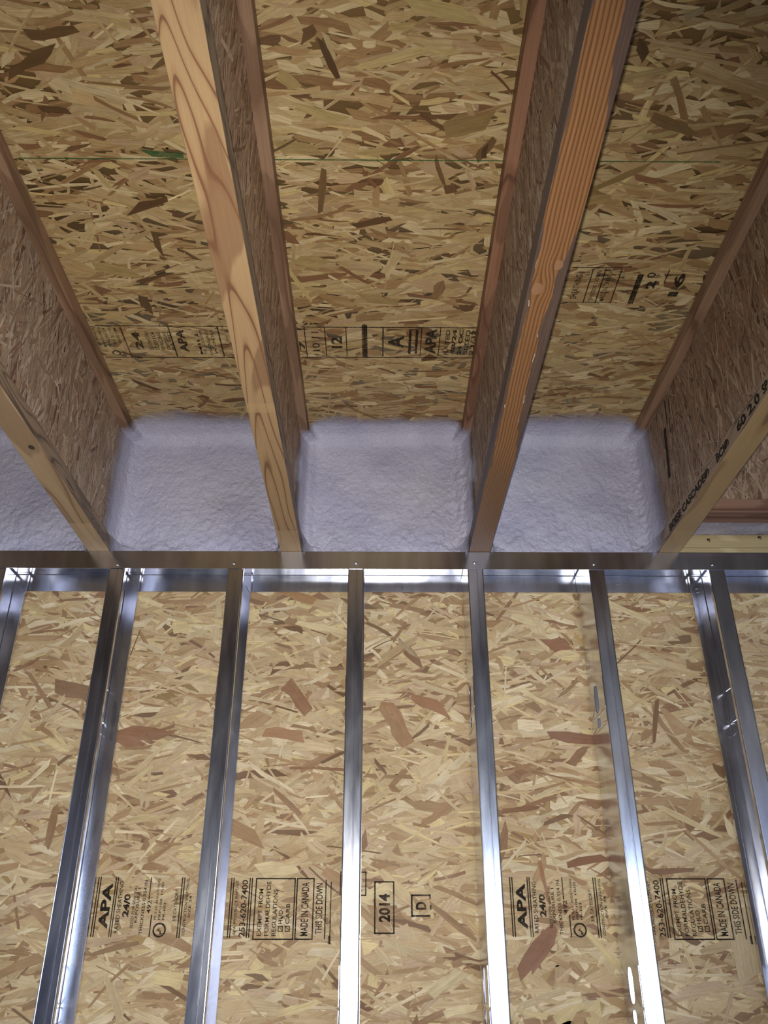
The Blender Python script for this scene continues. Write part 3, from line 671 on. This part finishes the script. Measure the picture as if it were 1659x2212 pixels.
# ---------------------------------------------------------------- steel wall framing
def sheet(path, z0, z1, close=()):
    pass
def arc(cx, cy, r, a0, a1, n=4):
    return [(cx+r*math.cos(math.radians(a0+(a1-a0)*k/n)), cy+r*math.sin(math.radians(a0+(a1-a0)*k/n))) for k in range(n+1)]
TH = .0011; R_ = .0028; SW = .0395
def stud_mesh(zb, zt):
    """C stud: web at x=0, flanges towards +x, returns; x 0..SW, y 0..DEPs"""
    D = DEP-2*.0016; LIP = .0125
    pa = [(SW, LIP)]+arc(SW-R_, R_, R_, 0, -90)+[(SW*.62, 0), (SW*.60, .0007), (SW*.56, .0007), (SW*.54, 0)]+arc(R_, R_, R_, -90, -180)
    pb = arc(R_, D-R_, R_, 180, 90)+arc(SW-R_, D-R_, R_, 90, 0)+[(SW, D-LIP)]
    bm = bmesh.new(); MMx = lambda p, z: bm.verts.new((p[0], p[1], z))
    holes = []
    zc0 = CZ+.566
    for k in range(-3, 2):
        c = zc0+.6096*k
        for dz, h, w in ((0, .068, .038), (-.0575, .025, .030)):
            if zb+.05 < c+dz-h/2 and c+dz+h/2 < zt-.05: holes.append((c+dz, h, w))
    holes.sort(); cuts = [zb]+[e for (c, h, w) in holes for e in (c-h/2-.0035, c+h/2+.0035)]+[zt]
    zs = sorted(set(round(c, 5) for c in cuts))
    for path in (pa, pb):
        for a, b in zip(path[:-1], path[1:]):
            for q0, q1 in zip(zs[:-1], zs[1:]):
                bm.faces.new([MMx(a, q0), MMx(b, q0), MMx(b, q1), MMx(a, q1)])
    y0, y1 = pa[-1][1], pb[0][1]
    for q0, q1 in zip(zs[:-1], zs[1:]):
        hit = [h for h in holes if q0 < h[0] < q1 and abs(q0-(h[0]-h[1]/2-.0035)) < 1e-4]
        if not hit:
            bm.faces.new([MMx((0, y0), q0), MMx((0, y1), q0), MMx((0, y1), q1), MMx((0, y0), q1)]); continue
        c, h, w = hit[0]; ym_ = (y0+y1)/2; ry, rz = w/2, h/2; N = 40
        outer, inner = [], []
        angs = sorted([2*math.pi*k/N for k in range(N)]+[math.atan2((q1-c)*s2, (y1-ym_)*s1) % (2*math.pi) for s1 in (1, -1) for s2 in (1, -1)])
        for t in angs:
            cs, sn = math.cos(t), math.sin(t)
            sc_ = min((y1-ym_)/abs(cs) if abs(cs) > 1e-9 else 1e9, (q1-c)/abs(sn) if abs(sn) > 1e-9 else 1e9)
            outer.append((ym_+cs*sc_, c+sn*sc_))
            e = 3.2; k_ = (abs(cs/ry)**e+abs(sn/rz)**e)**(-1/e); inner.append((ym_+cs*k_, c+sn*k_))
        n = len(angs)
        for k in range(n):
            k2 = (k+1) % n
            bm.faces.new([bm.verts.new((0, p[0], p[1])) for p in (inner[k], outer[k], outer[k2], inner[k2])])
    bmesh.ops.remove_doubles(bm, verts=bm.verts, dist=2e-5); bmesh.ops.recalc_face_normals(bm, faces=bm.faces)
    me = bpy.data.meshes.new('metal_stud'); bm.to_mesh(me); bm.free(); me.materials.append(M_MET); return me
ZST = H1-.006
sme = stud_mesh(.0015, ZST)
SLAB = ['steel stud outside the picture at the far left', 'steel stud cut by the left edge of the picture', 'leftmost full steel stud, wide pale inner flange showing on its right',
        'steel stud between the leftmost full stud and the central stud', 'central steel stud with the white flash glare at its foot', 'steel stud right of the central one, under the dark stained joist',
        'steel stud with elongated slots showing in its left side', 'rightmost steel stud in view, opening to the left under the crosswise plates', 'steel stud just outside the picture on the right', 'steel stud outside the picture at the far right']
for i, x in enumerate(STUDS):
    o = link('metal_stud', sme, None, (x, Y0+.0016, 0)); tag(o, SLAB[i], 'stud', 'steel studs of the wall')
    md = o.modifiers.new('solid', 'SOLIDIFY'); md.thickness = TH; md.offset = -1
    if i == 7: o.rotation_euler = (0, 0, math.pi); o.location = (x+SW, YB-.0016, 0)
def track_mesh(name, up):
    r = .002; D = DEP; L = .049
    pth = [(0, -L)]+arc(r, -r, r, 180, 90)+arc(D-r, -r, r, 90, 0)+[(D, -L)]
    if up: pth = [(a, -b) for a, b in pth]
    z = .0 if up else H1; V, Fs = [], []
    xs = np.linspace(-RX+.01, RX-.01, 2)
    for X in xs: V += [(X, Y0+a, z+b) for a, b in pth]
    n = len(pth)
    for k in range(n-1): Fs.append((k, k+1, n+k+1, n+k))
    me = mesh(name, V, Fs, M_MET); return me
tr = link('metal_track', track_mesh('metal_track', False)); tag(tr, 'long horizontal steel top track capping the studs under the joists', 'track')
md = tr.modifiers.new('solid', 'SOLIDIFY'); md.thickness = .001; md.offset = 0
tb = link('metal_track', track_mesh('metal_track', True)); tag(tb, 'steel bottom track on the floor under the studs, below the picture', 'track')
md = tb.modifiers.new('solid', 'SOLIDIFY'); md.thickness = .001; md.offset = 0
def screw_mesh():
    bm = bmesh.new()
    bmesh.ops.create_uvsphere(bm, u_segments=14, v_segments=8, radius=.0042)
    for v in bm.verts: v.co.z = max(v.co.z, 0)*.55
    bmesh.ops.create_cone(bm, cap_ends=True, segments=10, radius1=.0017, radius2=.0017, depth=.010, matrix=Matrix.Translation((0, 0, -.004)))
    bmesh.ops.create_cone(bm, cap_ends=True, segments=10, radius1=.0022, radius2=.0012, depth=.0012, matrix=Matrix.Translation((0, 0, .0022)))
    me = bpy.data.meshes.new('screw'); bm.to_mesh(me); bm.free(); me.materials.append(M_SCR)
    for p in me.polygons: p.use_smooth = True
    return me
SM = screw_mesh()
scr_px = {2: (254, 1220), 3: (505, 1217), 4: (769, 1216), 5: (1025, 1216), 6: (1283, 1219), 7: (1539, 1220)}
for i, x in enumerate(STUDS):
    if i in scr_px: p = at(*scr_px[i], Y=Y0-.0008)
    else: p = Vector((x+SW/2, Y0-.0008, HT+.011))
    o = link('screw', SM, tr, (p.x, Y0-.0006, p.z)); o.rotation_euler = (math.pi/2, 0, 0)
# screws driven from behind show their points inside the studs
pm = bmesh.new(); bmesh.ops.create_cone(pm, cap_ends=True, segments=8, radius1=.0017, radius2=.0003, depth=.012)
PME = bpy.data.meshes.new('screw_point'); pm.to_mesh(PME); pm.free(); PME.materials.append(M_SCR)
for px, py in ((60, 1264), (44, 1268), (288, 1250), (289, 1267), (532, 1266), (536, 1274), (1506, 1272), (1509, 1280), (870, 1268), (1334, 1262)):
    p = at(px, py, Y=YB-.009); o = link('screw_point', PME, tr, p); o.rotation_euler = (math.pi/2+.35, 0, .3)

# nail points poking through the wall board
for px, py in ((113,1355), (333,1479), (318,1588), (589,1295), (585,1354), (846,1346), (847,1544), (1061,1362), (1363,1475), (1383,1586), (303,1703), (290,1822),
               (259,2088), (845,1656), (853,1775), (885,1905), (1398,1700), (1417,1822), (1438,1949), (1457,2083)):
    p = at(px, py, Y=YW-.006); o = link('nail_point', PME, None, p); o.rotation_euler = (math.pi/2+.5, 0, .5)
    tag(o, 'tiny shiny nail point poking through the strand board wall', 'nail', 'nail points in the wall board')
